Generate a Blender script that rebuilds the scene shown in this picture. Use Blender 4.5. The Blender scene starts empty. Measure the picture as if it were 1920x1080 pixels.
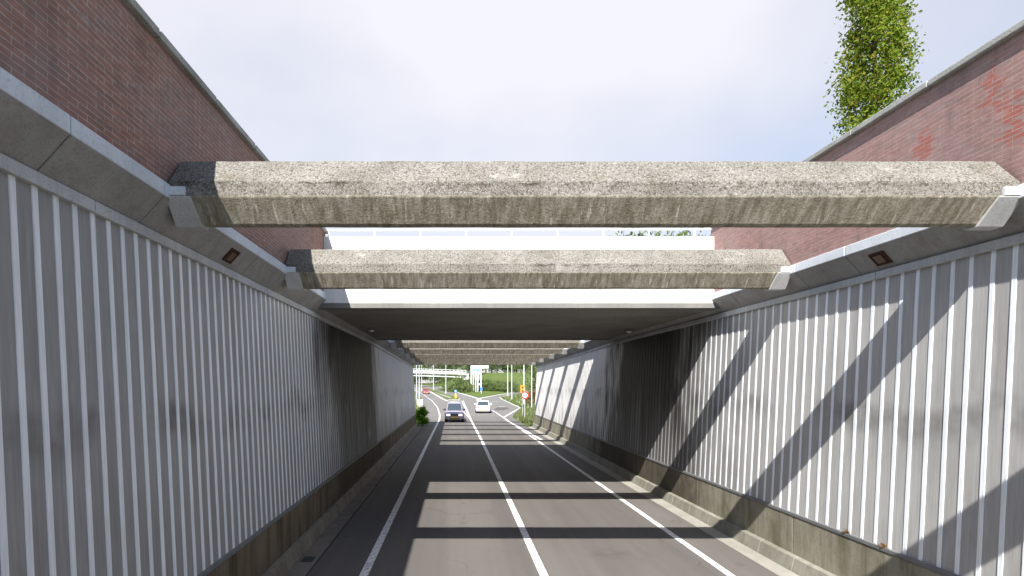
import bpy, bmesh, math, random
from mathutils import Vector, Matrix, noise as mnoise
R = math.radians
random.seed(7)
S = bpy.context.scene
COL = S.collection
CAMZ, F = 3.3, 960.0
VPX, VPY = 855.0, 720.0

# ------------------------------------------------------------------ materials
class NT:
    def __init__(s, name):
        s.m = bpy.data.materials.new(name); s.m.use_nodes = True
        s.t = s.m.node_tree; s.t.nodes.clear()
        s.out = s.t.nodes.new('ShaderNodeOutputMaterial')
        s.b = s.t.nodes.new('ShaderNodeBsdfPrincipled')
        s.t.links.new(s.b.outputs[0], s.out.inputs[0])
        s._pos = None
    def set(s, node, key, v):
        if v is None: return
        i = node.inputs[key]
        if isinstance(v, bpy.types.NodeSocket): s.t.links.new(v, i)
        else:
            if i.type == 'RGBA' and len(v) == 3: v = (*v, 1)
            i.default_value = v
    def n(s, typ, **kw):
        nd = s.t.nodes.new('ShaderNode' + typ)
        for k, v in kw.items():
            if hasattr(nd, k) and k not in ('Scale',): setattr(nd, k, v)
        return nd
    def pos(s):
        if not s._pos: s._pos = s.n('NewGeometry').outputs['Position']
        return s._pos
    def sep(s, v=None):
        nd = s.n('SeparateXYZ'); s.set(nd, 0, v or s.pos()); return nd.outputs
    def comb(s, x, y, z):
        nd = s.n('CombineXYZ'); s.set(nd, 0, x); s.set(nd, 1, y); s.set(nd, 2, z); return nd.outputs[0]
    def math(s, op, a, b=None, c=None, clamp=False):
        nd = s.n('Math', operation=op, use_clamp=clamp); s.set(nd, 0, a)
        if b is not None: s.set(nd, 1, b)
        if c is not None: s.set(nd, 2, c)
        return nd.outputs[0]
    def scale(s, sx, sy, sz, v=None):
        nd = s.n('Mapping'); s.set(nd, 'Vector', v or s.pos()); nd.inputs['Scale'].default_value = (sx, sy, sz)
        return nd.outputs[0]
    def noise(s, scale, vec=None, detail=4, rough=.6, dist=0):
        nd = s.n('TexNoise'); s.set(nd, 'Vector', vec or s.pos())
        nd.inputs['Scale'].default_value = scale; nd.inputs['Detail'].default_value = detail
        nd.inputs['Roughness'].default_value = rough; nd.inputs['Distortion'].default_value = dist
        return nd.outputs[0]
    def rng(s, v, a, b, c=0.0, d=1.0, smooth=False):
        nd = s.n('MapRange', interpolation_type='SMOOTHSTEP' if smooth else 'LINEAR', clamp=True)
        s.set(nd, 0, v)
        for i, x in zip((1, 2, 3, 4), (a, b, c, d)): nd.inputs[i].default_value = x
        return nd.outputs[0]
    def mix(s, f, a, b, mode='MIX'):
        nd = s.n('Mix', data_type='RGBA', blend_type=mode)
        s.set(nd, 0, f); s.set(nd, 6, a); s.set(nd, 7, b); return nd.outputs[2]
    def bump(s, h, strength=.3, dist=.02):
        nd = s.n('Bump'); s.set(nd, 'Height', h); nd.inputs['Strength'].default_value = strength
        nd.inputs['Distance'].default_value = dist; s.set(s.b, 'Normal', nd.outputs[0])
    def fin(s, col, rough=.8, metal=0.0, spec=.3, coat=0.0):
        s.set(s.b, 'Base Color', col); s.set(s.b, 'Roughness', rough); s.set(s.b, 'Metallic', metal)
        s.set(s.b, 'Specular IOR Level', spec); s.set(s.b, 'Coat Weight', coat)
        return s.m

def plain(name, col, rough=.6, metal=0, spec=.4, var=.12, scale=6, coat=0):
    t = NT(name)
    f = t.rng(t.noise(scale), .3, .7)
    return t.fin(t.mix(f, [c*(1-var) for c in col], [min(1, c*(1+var)) for c in col]), rough, metal, spec, coat)

M = {}
def concrete(name, base, dark, streak=.6, fine=60, streak_col=None, green=0.0, bump=.4, ss=7, shade_soot=0):
    t = NT(name)
    big = t.rng(t.noise(1.1, detail=5), .35, .65)
    c = t.mix(big, [x*.86 for x in base], [x*1.1 for x in base])
    st = t.rng(t.noise(1.0, t.scale(ss, ss, .35), detail=6, rough=.7), .45, .72)
    c = t.mix(t.math('MULTIPLY', st, streak), c, streak_col or dark)
    if green:
        g = t.rng(t.noise(2.3, t.scale(1, 1, .6), detail=5), .5, .7)
        c = t.mix(t.math('MULTIPLY', g, green), c, (.10, .10, .045))
    if shade_soot:      # bridge shade painted in together with exhaust dirt below the deck
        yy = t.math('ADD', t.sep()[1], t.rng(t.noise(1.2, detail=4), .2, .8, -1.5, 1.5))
        c = t.mix(t.math('MULTIPLY', t.math('MULTIPLY', t.rng(yy, 11.5, 14, 0, 1, True), t.rng(yy, 20.5, 24, 1, 0, True)), shade_soot), c, (.035, .024, .018))
    fn = t.noise(fine, detail=3, rough=.7)
    sp = t.rng(fn, .34, .46, 1, 0)
    c = t.mix(t.math('MULTIPLY', sp, .45), c, dark)
    t.bump(fn, bump, .01)
    return t.fin(c, .9, 0, .2)

# rough exposed-aggregate of the cross beams: pitted crust on top, run-off streaks below
t = NT('aggregate')
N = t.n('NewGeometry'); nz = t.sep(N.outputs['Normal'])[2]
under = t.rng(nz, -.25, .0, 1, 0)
fn = t.noise(34, detail=5, rough=.75); f2 = t.noise(70, detail=2)
base = t.mix(t.rng(t.noise(1.6, detail=5), .35, .65), (.165, .155, .136), (.25, .238, .215))
pit = t.rng(fn, .40, .52, 1, 0)
base = t.mix(t.math('MULTIPLY', pit, .85), base, (.055, .048, .035))
base = t.mix(t.math('MULTIPLY', t.rng(f2, .56, .66), .6), base, (.50, .47, .42))
pz = t.sep()[2]
edge = t.math('MULTIPLY', t.rng(pz, 5.38, 5.43, 0, 1), t.rng(pz, 5.45, 5.48, 1, 0))
chip = t.math('MULTIPLY', edge, t.rng(t.noise(1.0, t.scale(5, 5, 22), detail=5, rough=.8), .50, .56))
base = t.mix(t.math('MULTIPLY', chip, t.rng(t.noise(.9, detail=3), .42, .58, 0, .85)), base, (.045, .04, .03))
pale = t.math('MULTIPLY', t.rng(t.noise(2.2, t.scale(.6, 1, 1), detail=6, rough=.75), .60, .68), .6)
base = t.mix(pale, base, (.40, .39, .36))
moss = t.rng(t.noise(3.5, detail=6, rough=.7), .55, .66)
base = t.mix(t.math('MULTIPLY', moss, .4), base, (.11, .09, .055))
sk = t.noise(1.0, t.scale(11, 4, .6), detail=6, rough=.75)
low = t.mix(t.rng(sk, .40, .62), (.215, .19, .135), (.42, .39, .315))  # lower faces lightened in colour where the sun only grazes them
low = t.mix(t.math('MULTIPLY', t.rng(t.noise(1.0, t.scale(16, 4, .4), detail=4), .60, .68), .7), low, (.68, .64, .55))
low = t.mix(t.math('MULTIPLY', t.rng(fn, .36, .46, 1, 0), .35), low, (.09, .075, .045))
t.bump(fn, .9, .02)
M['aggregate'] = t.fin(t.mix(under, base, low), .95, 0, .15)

M['corbel'] = concrete('corbel_concrete', (.34, .335, .32), (.17, .13, .10), .4, 40, bump=.12)
M['haunch'] = concrete('haunch_concrete', (.55, .55, .54), (.26, .25, .22), .3, 40, bump=.12)
M['base'] = concrete('plinth_concrete', (.30, .28, .22), (.085, .07, .045), .75, 50, (.10, .08, .05), .6, ss=3.2, shade_soot=.75)
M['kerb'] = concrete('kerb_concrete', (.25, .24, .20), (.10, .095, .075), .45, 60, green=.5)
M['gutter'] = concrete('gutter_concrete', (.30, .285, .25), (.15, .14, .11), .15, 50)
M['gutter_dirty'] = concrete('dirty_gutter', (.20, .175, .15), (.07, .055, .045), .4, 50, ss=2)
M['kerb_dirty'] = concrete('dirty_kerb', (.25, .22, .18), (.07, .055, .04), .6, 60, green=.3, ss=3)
M['base_dirty'] = concrete('dirty_plinth', (.19, .15, .105), (.04, .03, .022), .95, 50, (.032, .024, .017), .35, ss=3.6, shade_soot=.6)
M['soffit'] = concrete('soffit_concrete', (.26, .245, .22), (.12, .11, .095), .1, 35, bump=.15)
M['coping'] = concrete('coping_concrete', (.36, .36, .34), (.10, .10, .08), .2, 50, green=.35)
M['slab_white'] = concrete('white_deck', (.78, .78, .77), (.5, .49, .46), .3, 30, bump=.05)
M['edge'] = concrete('deck_edge', (.20, .195, .185), (.12, .115, .10), .3, 40)
M['fascia'] = concrete('fascia_paint', (.62, .65, .68), (.36, .37, .38), .2, 40, bump=.05)
M['trim'] = concrete('trim_paint', (.50, .51, .51), (.22, .18, .14), .3, 40, bump=.05)
M['rail'] = plain('grey_rail', (.16, .165, .17), .5)
M['dark'] = plain('dark_gap', (.03, .028, .026), .9)
M['white_metal'] = plain('white_metal', (.75, .77, .78), .4, 0, .5, .06)
M['galv'] = plain('galvanised', (.62, .64, .65), .45, .3, .5, .08)
M['rust'] = concrete('rusty_metal', (.075, .038, .024), (.025, .013, .010), .6, 60)
M['lens'] = plain('dull_lens', (.13, .075, .045), .35, 0, .5, .4, 30)
M['lamp_glass'] = plain('milky_lamp_glass', (.7, .66, .6), .2, 0, .5)

# ribbed cladding: brushed grey sheet, drip dirt, splash band
def cladding(name, base, amt):
    t = NT(name); p = t.sep(); Z = p[2]; Y = p[1]
    br = t.noise(1.0, t.scale(30, 34, .8), detail=4, rough=.7)
    c = t.mix(t.rng(br, .3, .7), [x*.84 for x in base], [x*1.12 for x in base])
    c = t.mix(t.rng(Y, 20.5, 21.5), c, [min(.8, x*1.55) for x in base])     # paler sheets beyond the bridge
    big = t.rng(t.noise(.55, detail=4), .35, .7)
    c = t.mix(t.math('MULTIPLY', big, .35*amt), c, (.22, .215, .21))
    bz = t.math('ADD', Z, t.rng(t.noise(.8, t.scale(1, 1, .01), detail=3), .2, .8, -.35, .35))
    band = t.math('MULTIPLY', t.rng(bz, 2.45, 2.85, 0, 1, True), t.rng(bz, 2.95, 3.15, 1, 0, True))
    band = t.math('MULTIPLY', band, t.rng(t.noise(.7, detail=4, rough=.7), .42, .68))
    c = t.mix(t.math('MULTIPLY', band, .85*amt), c, (.10, .095, .09))
    drip = t.rng(t.noise(1.0, t.scale(4, 4.2, .22), detail=5, rough=.7), .52, .75)
    c = t.mix(t.math('MULTIPLY', drip, .45*amt), c, (.15, .13, .115))
    # deck shade painted near-black on the sheets, mixed with sooty runs
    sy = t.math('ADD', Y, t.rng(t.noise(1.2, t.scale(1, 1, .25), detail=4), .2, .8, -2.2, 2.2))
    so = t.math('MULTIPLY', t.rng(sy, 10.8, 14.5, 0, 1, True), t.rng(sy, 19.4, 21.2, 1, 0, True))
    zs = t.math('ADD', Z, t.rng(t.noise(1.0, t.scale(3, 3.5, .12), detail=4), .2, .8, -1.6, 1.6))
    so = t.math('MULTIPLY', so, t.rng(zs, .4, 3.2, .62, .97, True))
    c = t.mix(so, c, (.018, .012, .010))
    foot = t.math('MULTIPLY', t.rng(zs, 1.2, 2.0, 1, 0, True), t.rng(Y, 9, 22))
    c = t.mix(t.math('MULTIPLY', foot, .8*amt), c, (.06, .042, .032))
    t.bump(br, .12, .004)
    return t.fin(c, .55, .0, .35)
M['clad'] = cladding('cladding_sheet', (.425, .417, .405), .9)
M['clad_shade'] = cladding('shaded_cladding_sheet', (.325, .322, .325), 1.0)  # darker copy of the sheet, left wall's shade put into the colour
M['rib'] = cladding('cladding_rib', (.82, .86, .89), .15)

# brickwork
def brick(name, c1, c2, mort, red=False, chalk=.3):
    t = NT(name); p = t.sep()
    v = t.comb(p[1], p[2], 0.0)
    bt = t.n('TexBrick', offset=.5); t.set(bt, 'Vector', v)
    for k, x in (('Scale', 1.0), ('Mortar Size', .0045), ('Mortar Smooth', .2), ('Bias', -.1), ('Brick Width', .21), ('Row Height', .054)):
        bt.inputs[k].default_value = x
    t.set(bt, 'Color1', c1); t.set(bt, 'Color2', c2); t.set(bt, 'Mortar', mort)
    c = bt.outputs[0]
    # per-brick tone from the same lattice
    bn = t.noise(1.0, t.scale(1, 4.5, 17.0), detail=2, rough=.9)
    c = t.mix(t.math('MULTIPLY', t.rng(bn, .38, .66), .5), c, [x*.45 for x in c1])
    w = t.rng(t.noise(.7, detail=5), .4, .68)
    c = t.mix(t.math('MULTIPLY', w, .35), c, (.31, .26, .25))
    ch = t.rng(t.noise(1.0, t.scale(1, 1.1, 9), detail=5, rough=.75), .63, .72)
    c = t.mix(t.math('MULTIPLY', ch, chalk), c, (.48, .47, .46))
    sm = t.rng(t.noise(1.0, t.scale(1, 2.2, .5), detail=4), .55, .72)
    c = t.mix(t.math('MULTIPLY', sm, .3), c, (.06, .05, .045))
    if red:   # newer red bricks let into the wall
        m = None
        for y0, z0, sy, sz in ((6.62, 6.36, .11, .24), (5.78, 6.62, .09, .28), (5.58, 6.2, .08, .32), (4.4, 6.0, .12, .4)):
            ny = t.math('ADD', p[1], t.rng(t.noise(1.0, t.scale(1, 3, 13), detail=1), .2, .8, -.17, .17))
            a = t.math('DIVIDE', t.math('SUBTRACT', ny, y0), sy); b = t.math('DIVIDE', t.math('SUBTRACT', p[2], z0), sz)
            d = t.math('ADD', t.math('MULTIPLY', a, a), t.math('MULTIPLY', b, b))
            k = t.rng(d, .5, 1.3, .62, 0)
            m = k if m is None else t.math('MAXIMUM', m, k)
        nm = t.math('SUBTRACT', 1.0, bt.outputs[1])
        c = t.mix(t.math('MULTIPLY', m, nm), c, (.36, .085, .055))
    h = t.math('ADD', t.math('MULTIPLY', bt.outputs[1], -1.0), t.math('MULTIPLY', t.noise(50), .3))
    t.bump(h, .5, .008)
    return t.fin(c, .9, 0, .2)
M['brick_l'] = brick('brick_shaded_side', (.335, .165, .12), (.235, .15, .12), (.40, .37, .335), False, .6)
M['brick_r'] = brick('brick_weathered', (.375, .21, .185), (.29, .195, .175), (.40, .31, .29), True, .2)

# asphalt
t = NT('asphalt'); p = t.sep()
f1 = t.noise(130, detail=2); big = t.rng(t.noise(.35, t.scale(1, .35, 1), detail=5), .3, .7)
c = t.mix(big, (.105, .094, .086), (.142, .130, .118))
tr = t.noise(1.0, t.scale(1.3, .02, 1), detail=3)
c = t.mix(t.rng(tr, .42, .62, 0, .6), c, (.082, .075, .07))
c = t.mix(t.math('MULTIPLY', t.rng(f1, .55, .7), .4), c, (.28, .27, .26))
c = t.mix(t.math('MULTIPLY', t.rng(f1, .3, .45, 1, 0), .4), c, (.05, .048, .046))
oil = t.rng(t.noise(1.1, t.scale(1, .5, 1), detail=6, rough=.7), .62, .72)
c = t.mix(t.math('MULTIPLY', oil, .5), c, (.06, .055, .05))
vo = t.n('TexVoronoi', feature='DISTANCE_TO_EDGE'); wv = t.n('VectorMath', operation='ADD'); t.set(wv, 0, t.pos())
wn = t.n('TexNoise'); t.set(wn, 'Vector', t.pos()); wn.inputs['Scale'].default_value = 1.6; wn.inputs['Detail'].default_value = 6; t.set(wv, 1, wn.outputs[1])
t.set(vo, 'Vector', t.scale(.38, .22, 1, wv.outputs[0])); vo.inputs['Scale'].default_value = 1.0
cr = t.math('MULTIPLY', t.rng(vo.outputs[0], .0015, .005, 1, 0), t.rng(t.noise(.5, detail=3), .48, .60))
c = t.mix(t.math('MULTIPLY', cr, .75), c, (.03, .028, .026))
ex = t.math('DIVIDE', t.math('SUBTRACT', p[0], 3.1), .75); ey = t.math('DIVIDE', t.math('SUBTRACT', p[1], 9.9), .45)
sd = t.math('ADD', t.math('ADD', t.math('MULTIPLY', ex, ex), t.math('MULTIPLY', ey, ey)), t.rng(t.noise(3.5, detail=5, rough=.8), .25, .75, -1.1, 1.1))
c = t.mix(t.rng(sd, -.6, .5, .4, 0), c, (.05, .046, .042))
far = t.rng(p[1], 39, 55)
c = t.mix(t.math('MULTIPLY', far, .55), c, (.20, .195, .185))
t.bump(f1, .25, .006)
M['asphalt'] = t.fin(c, .85, 0, .3)
t = NT('road_paint'); w = t.rng(t.noise(11, detail=6, rough=.85), .40, .54)
M['paint'] = t.fin(t.mix(w, (.36, .35, .33), (.78, .78, .77)), .7)
t = NT('shadow_and_joint'); M['shadow_joint'] = t.fin(t.mix(t.rng(t.noise(2, detail=5), .35, .65), (.06, .057, .055), (.11, .105, .10)), .9)  # dark tone for the painted car shadow and the road joints

# ground and leaves
t = NT('grass_ground')
c = t.mix(t.rng(t.noise(.25, detail=6, rough=.7), .35, .65), (.055, .095, .022), (.11, .15, .04))
c = t.mix(t.math('MULTIPLY', t.rng(t.noise(3, detail=5), .45, .7), .6), c, (.16, .17, .07))
t.bump(t.noise(12, detail=4), .6, .1)
M['grass'] = t.fin(c, .95, 0, .1)
def leaf(name, a, b, hue=None, trans=.35):
    t = NT(name)
    rnd = t.n('NewGeometry').outputs['Random Per Island']
    c = t.mix(rnd, a, b)
    if hue: c = t.mix(t.rng(rnd, .86, .9), c, hue)
    c = t.mix(t.math('MULTIPLY', t.rng(t.noise(.8, detail=3), .35, .65), .5), c, [x*.55 for x in a])
    t.fin(c, .6, 0, .25)
    tr = t.n('BsdfTranslucent'); t.set(tr, 0, c); mx = t.n('MixShader'); mx.inputs[0].default_value = trans
    t.t.links.new(t.b.outputs[0], mx.inputs[1]); t.t.links.new(tr.outputs[0], mx.inputs[2]); t.t.links.new(mx.outputs[0], t.out.inputs[0])
    return t.m
M['leaf_col'] = leaf('hornbeam_leaf', (.135, .215, .02), (.30, .36, .034), (.36, .29, .05), .5)
M['leaf_mid'] = leaf('broad_leaf', (.10, .16, .045), (.19, .24, .08))
M['leaf_dark'] = leaf('dark_leaf', (.075, .12, .05), (.155, .19, .085))
M['leaf_pale'] = leaf('pale_leaf', (.14, .21, .07), (.26, .31, .13))
M['leaf_bush'] = leaf('bush_leaf', (.12, .30, .015), (.28, .50, .03), None, .5)
M['leaf_red'] = leaf('reddish_leaf', (.17, .10, .05), (.26, .15, .08))
M['leaf_weed'] = leaf('weed_leaf', (.10, .14, .04), (.22, .25, .09), (.55, .55, .42))
M['bark'] = concrete('bark', (.12, .09, .065), (.04, .03, .02), .6, 40)

M['leaf_dead'] = leaf('dead_leaf', (.16, .08, .03), (.24, .13, .05))
# vehicles and signs
def paint(name, col, metal=.3): return plain(name, col, .28, metal, .5, .05, 3, 1.0)
M['suv_paint'] = paint('mauve_grey_paint', (.36, .32, .43))
M['white_paint'] = paint('white_car_paint', (.78, .78, .80), 0)
M['red_paint'] = paint('red_car_paint', (.50, .02, .035), 0)
M['glass'] = plain('car_glass', (.045, .06, .075), .06, 0, .6, .1)
M['tyre'] = plain('tyre_rubber', (.018, .018, .018), .85)
M['rim'] = plain('wheel_rim', (.42, .42, .43), .35, .6)
M['trim_black'] = plain('black_plastic', (.022, .022, .024), .55)
M['bumper_grey'] = plain('grey_plastic', (.30, .28, .33), .5)
M['red_lens'] = plain('red_lens', (.55, .02, .015), .2)
M['plate'] = plain('yellow_plate', (.80, .48, .04), .5)
M['interior'] = plain('pale_seat', (.35, .38, .36), .8)
M['sign_red'] = plain('sign_red', (.55, .035, .03), .45)
M['sign_white'] = plain('sign_white', (.80, .80, .80), .45, 0, .4, .03)
M['sign_blue'] = plain('sign_blue', (.07, .22, .62), .45)
M['sign_orange'] = plain('sign_orange', (.85, .30, .02), .5)
M['sign_yellow'] = plain('sign_yellow', (.82, .55, .02), .5)
M['sign_black'] = plain('sign_black', (.012, .012, .012), .6)
M['pict'] = plain('pictogram_grey', (.05, .12, .20), .6)
M['pink_white'] = plain('pinkish_white_board', (.56, .46, .49), .6)
M['pole_grey'] = plain('grey_pole', (.45, .45, .44), .5, .2)
t = NT('headlamp'); t.set(t.b, 'Emission Color', (1, .95, .9)); t.b.inputs['Emission Strength'].default_value = .9
M['headlamp'] = t.fin((.85, .85, .88), .15)

# ------------------------------------------------------------------ mesh helpers
class MB:
    def __init__(s): s.v = []; s.f = []
    def add(s, vs, fs):
        o = len(s.v); s.v += [tuple(v) for v in vs]; s.f += [tuple(i+o for i in f) for f in fs]; return s
    def box(s, x0, x1, y0, y1, z0, z1):
        return s.add([(x0,y0,z0),(x1,y0,z0),(x1,y1,z0),(x0,y1,z0),(x0,y0,z1),(x1,y0,z1),(x1,y1,z1),(x0,y1,z1)],
                     [(0,3,2,1),(4,5,6,7),(0,1,5,4),(1,2,6,5),(2,3,7,6),(3,0,4,7)])
    def loft(s, rings, cap=True, closed=True):
        n = len(rings[0]); vs = [v for r in rings for v in r]; fs = []
        for i in range(len(rings)-1):
            for j in range(n if closed else n-1):
                a, b = i*n+j, i*n+(j+1) % n
                fs.append((a, b, b+n, a+n))
        if cap and closed:
            fs.append(tuple(range(n-1, -1, -1))); fs.append(tuple(range((len(rings)-1)*n, len(rings)*n)))
        return s.add(vs, fs)
    def tube(s, p0, p1, r0, r1=None, n=10):
        r1 = r0 if r1 is None else r1
        p0, p1 = Vector(p0), Vector(p1); d = (p1-p0).normalized()
        a = d.orthogonal().normalized(); b = d.cross(a)
        ring = lambda p, r: [p + a*math.cos(2*math.pi*k/n)*r + b*math.sin(2*math.pi*k/n)*r for k in range(n)]
        return s.loft([ring(p0, r0), ring(p1, r1)])
    def path(s, pts, rads, n=8):
        for i in range(len(pts)-1): s.tube(pts[i], pts[i+1], rads[i], rads[i+1], n)
        return s
    def disc(s, c, r, ax, th, n=24, sx=1, sz=1):
        c = Vector(c); ax = Vector(ax).normalized()
        return s.tube(c-ax*th/2, c+ax*th/2, r, r, n)
    def build(s, name, mat, parent=None, smooth=False, bevel=0, origin=None, fix=True):
        off = Vector(origin) if origin is not None else Vector((0, 0, 0))
        q = parent
        if origin is None:
            while q is not None: off += q.location; q = q.parent
        me = bpy.data.meshes.new(name)
        me.from_pydata([Vector(v)-off for v in s.v], [], s.f)
        if fix:
            bm = bmesh.new(); bm.from_mesh(me); bmesh.ops.recalc_face_normals(bm, faces=bm.faces); bm.to_mesh(me); bm.free()
        if smooth:
            me.polygons.foreach_set('use_smooth', [True]*len(me.polygons))
            me.set_sharp_from_angle(angle=R(42))
        me.materials.append(M[mat] if isinstance(mat, str) else mat)
        o = bpy.data.objects.new(name, me); COL.objects.link(o)
        if parent is not None: o.parent = parent
        elif origin is not None: o.location = off
        if bevel:
            b = o.modifiers.new('bevel', 'BEVEL'); b.width = bevel; b.segments = 2; b.limit_method = 'ANGLE'; b.angle_limit = R(25)
        return o

def thing(name, label, cat, loc=(0, 0, 0), group=None):
    o = bpy.data.objects.new(name, None); COL.objects.link(o); o.location = loc; o.empty_display_size = .3
    return tag(o, label, cat, group)
def tag(o, label, cat, group=None, kind='thing'):
    o['label'] = label; o['category'] = cat; o['kind'] = kind
    if group: o['group'] = group
    return o
def struct(o, label=None, cat=None, kind='structure'):
    o['kind'] = kind
    if label: o['label'] = label
    if cat: o['category'] = cat
    return o
def kids(o): return [c for c in bpy.data.objects if c.parent == o]
def copy_tree(o, parent=None):
    c = o.copy(); COL.objects.link(c)
    if parent is not None: c.parent = parent
    for ch in kids(o): copy_tree(ch, c)
    return c

# ------------------------------------------------------------------ terrain profile
def prof(y): return 0.0 if y < 110 else .02*(y-110)
def gp(px, py):                                  # a point of the road surface seen at a photo pixel
    a = (px-VPX)/F; b = (py-VPY)/F
    y = CAMZ/b if b > 0 else 1e9
    if y > 110: y = (CAMZ+2.2)/(b+.02)
    return Vector((a*y, y, prof(y)))
def zp(zx, zy): return gp(720+zx/5.4, 630+zy/5.4)
def at(px, py, y): return Vector(((px-VPX)/F*y, y, CAMZ-(py-VPY)/F*y))

XL, XR = -3.1, 6.05                               # inner faces of the base walls
Y0, Y1 = -16.0, 39.6
def drop(y): return -.0155*(y-20) if y > 20 else 0.0

# asphalt outline, clockwise from the left wall's foot
zpts = [(430,800),(385,740),(385,640),(300,545),(225,497),(225,484),(360,495),(560,510),(700,555),(830,590),(960,622),(1200,590),(1380,560),
        (1560,543),(1560,566),(1390,577),(1170,620),(1380,725),(1300,822)]
OUT = [Vector((-2.56, Y0, 0)), Vector((-2.56, Y1, 0))] + [zp(*q) for q in zpts] + [Vector((5.55, Y1+.1, 0)), Vector((5.55, Y0, 0))]
def sdist(x, y, poly):
    ins = False; d = 1e9; n = len(poly)
    for i in range(n):
        a, b = poly[i], poly[(i+1) % n]
        if (a.y > y) != (b.y > y) and x < (b.x-a.x)*(y-a.y)/(b.y-a.y)+a.x: ins = not ins
        ex, ey = b.x-a.x, b.y-a.y; L = ex*ex+ey*ey
        k = max(0, min(1, ((x-a.x)*ex+(y-a.y)*ey)/L)) if L else 0
        d = min(d, math.hypot(x-a.x-k*ex, y-a.y-k*ey))
    return -d if ins else d
def sst(a, b, x):
    k = max(0, min(1, (x-a)/(b-a))); return k*k*(3-2*k)
UP = 5.3
def H(x, y):
    if y < 39.5:
        return -.06 if -3.69 < x < 6.64 else UP
    d = max(0, sdist(x, y, OUT)); base = prof(y) - .06
    if d <= 0: return base
    if y > 300: base = prof(300) - .06
    h = 0
    if x > 0 and y < 150:
        h = min(UP*sst(150, 42, y) if y < 150 else 0, max(0, d-1.8)*.33)
    if x < 0 and y < 100:
        h = min(UP*sst(95, 42, y), max(0, d-3)*.22)
    if y > 140:
        h = max(h, min(6.0, max(0, d-2)*.17)*sst(-16, 2, x)*sst(140, 165, y))
    return base + .03*min(d, 2) + h
def build_ground():
    xs = [-900,-500,-300,-200,-150,-110,-80,-60,-45,-36,-30,-25,-21,-18,-15.5,-13,-11,-9.5,-8.3,-7.3,-6.4,-5.6,-5,-4.4,-3.9,-3.71,-3.67,-3.2,-2.4,-1.2,0,1.4,2.8,4,5,5.6,6.1,6.62,6.66,
          7.1,7.7,8.4,9.2,10,11,12,13.2,14.5,16,18,20,22,25,28,32,37,43,50,60,75,100,140,200,300,500,900]
    ys = [-200,-80,-40,-20,0,10,20,30,36,39.4,39.6,40.5,42,43.5,45,47,49,51,53.5,56,59,62,65,68,72,76,80,85,90,95,100,106,112,118,124,130,136,142,148,154,160,166,172,178,185,193,202,212,225,240,260,285,320,400,600,1000,1600]
    m = MB(); nx = len(xs)
    vs = [(x, y, H(x, y)) for y in ys for x in xs]
    fs = [(j*nx+i, j*nx+i+1, (j+1)*nx+i+1, (j+1)*nx+i) for j in range(len(ys)-1) for i in range(nx-1)]
    m.add(vs, fs)
    g = m.build('ground', 'grass', fix=False); struct(g)
def sheet(name, poly, mat, dz, cuts=(39.6, 110, 150)):
    bm = bmesh.new(); vs = [bm.verts.new((p.x, p.y, 0)) for p in poly]; bm.faces.new(vs)
    bmesh.ops.triangulate(bm, faces=bm.faces[:])
    for c in cuts:
        bmesh.ops.bisect_plane(bm, geom=bm.verts[:]+bm.edges[:]+bm.faces[:], plane_co=(0, c, 0), plane_no=(0, 1, 0))
    for v in bm.verts: v.co.z = prof(v.co.y)+dz
    bmesh.ops.recalc_face_normals(bm, faces=bm.faces)
    me = bpy.data.meshes.new(name); bm.to_mesh(me); bm.free()
    if sum(p.normal.z for p in me.polygons) < 0: me.flip_normals()
    me.materials.append(M[mat]); o = bpy.data.objects.new(name, me); COL.objects.link(o); return struct(o)
def ribbon(name, pts, w, dz=.006, mat='paint'):
    m = MB(); L = []; Rr = []
    P = []
    for i in range(len(pts)-1):
        a, b = pts[i], pts[i+1]; n = max(1, int((b-a).length/6))
        P += [a+(b-a)*k/n for k in range(n)]
    P.append(pts[-1])
    for i, p in enumerate(P):
        d = (P[min(i+1, len(P)-1)]-P[max(i-1, 0)]); d.z = 0; d.normalize(); nrm = Vector((-d.y, d.x, 0))
        ww = w(p.y) if callable(w) else w
        L.append(p+nrm*ww/2); Rr.append(p-nrm*ww/2)
    n = len(P); vs = [(q.x, q.y, prof(q.y)+dz) for q in L+Rr]
    m.add(vs, [(i, i+1, n+i+1, n+i) for i in range(n-1)])
    o = m.build(name, mat)
    if o.data.polygons[0].normal.z < 0: o.data.flip_normals()
    return struct(o)

build_ground()
sheet('road', OUT, 'asphalt', 0.0)
# grass median with kerb
ISL = [zp(*q) for q in [(372,517),(480,543),(620,590),(780,640),(772,652),(655,652),(560,608),(470,560),(400,535)]]
def raised(name, poly, mat, h):
    m = MB(); n = len(poly)
    P = []
    for i in range(n):
        a, b = poly[i], poly[(i+1) % n]; P += [a, (a+b)/2]
    n = len(P)
    m.add([(p.x, p.y, prof(p.y)-.02) for p in P]+[(p.x, p.y, prof(p.y)+h) for p in P], [(i, (i+1) % n, n+(i+1) % n, n+i) for i in range(n)]+[tuple(range(n, 2*n))])
    return struct(m.build(name, mat))
raised('traffic_island', ISL, 'gutter', .13)
c0 = sum(ISL, Vector())/len(ISL)
raised('grass', [c0+(p-c0)*.93 for p in ISL], 'grass', .2)

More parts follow.
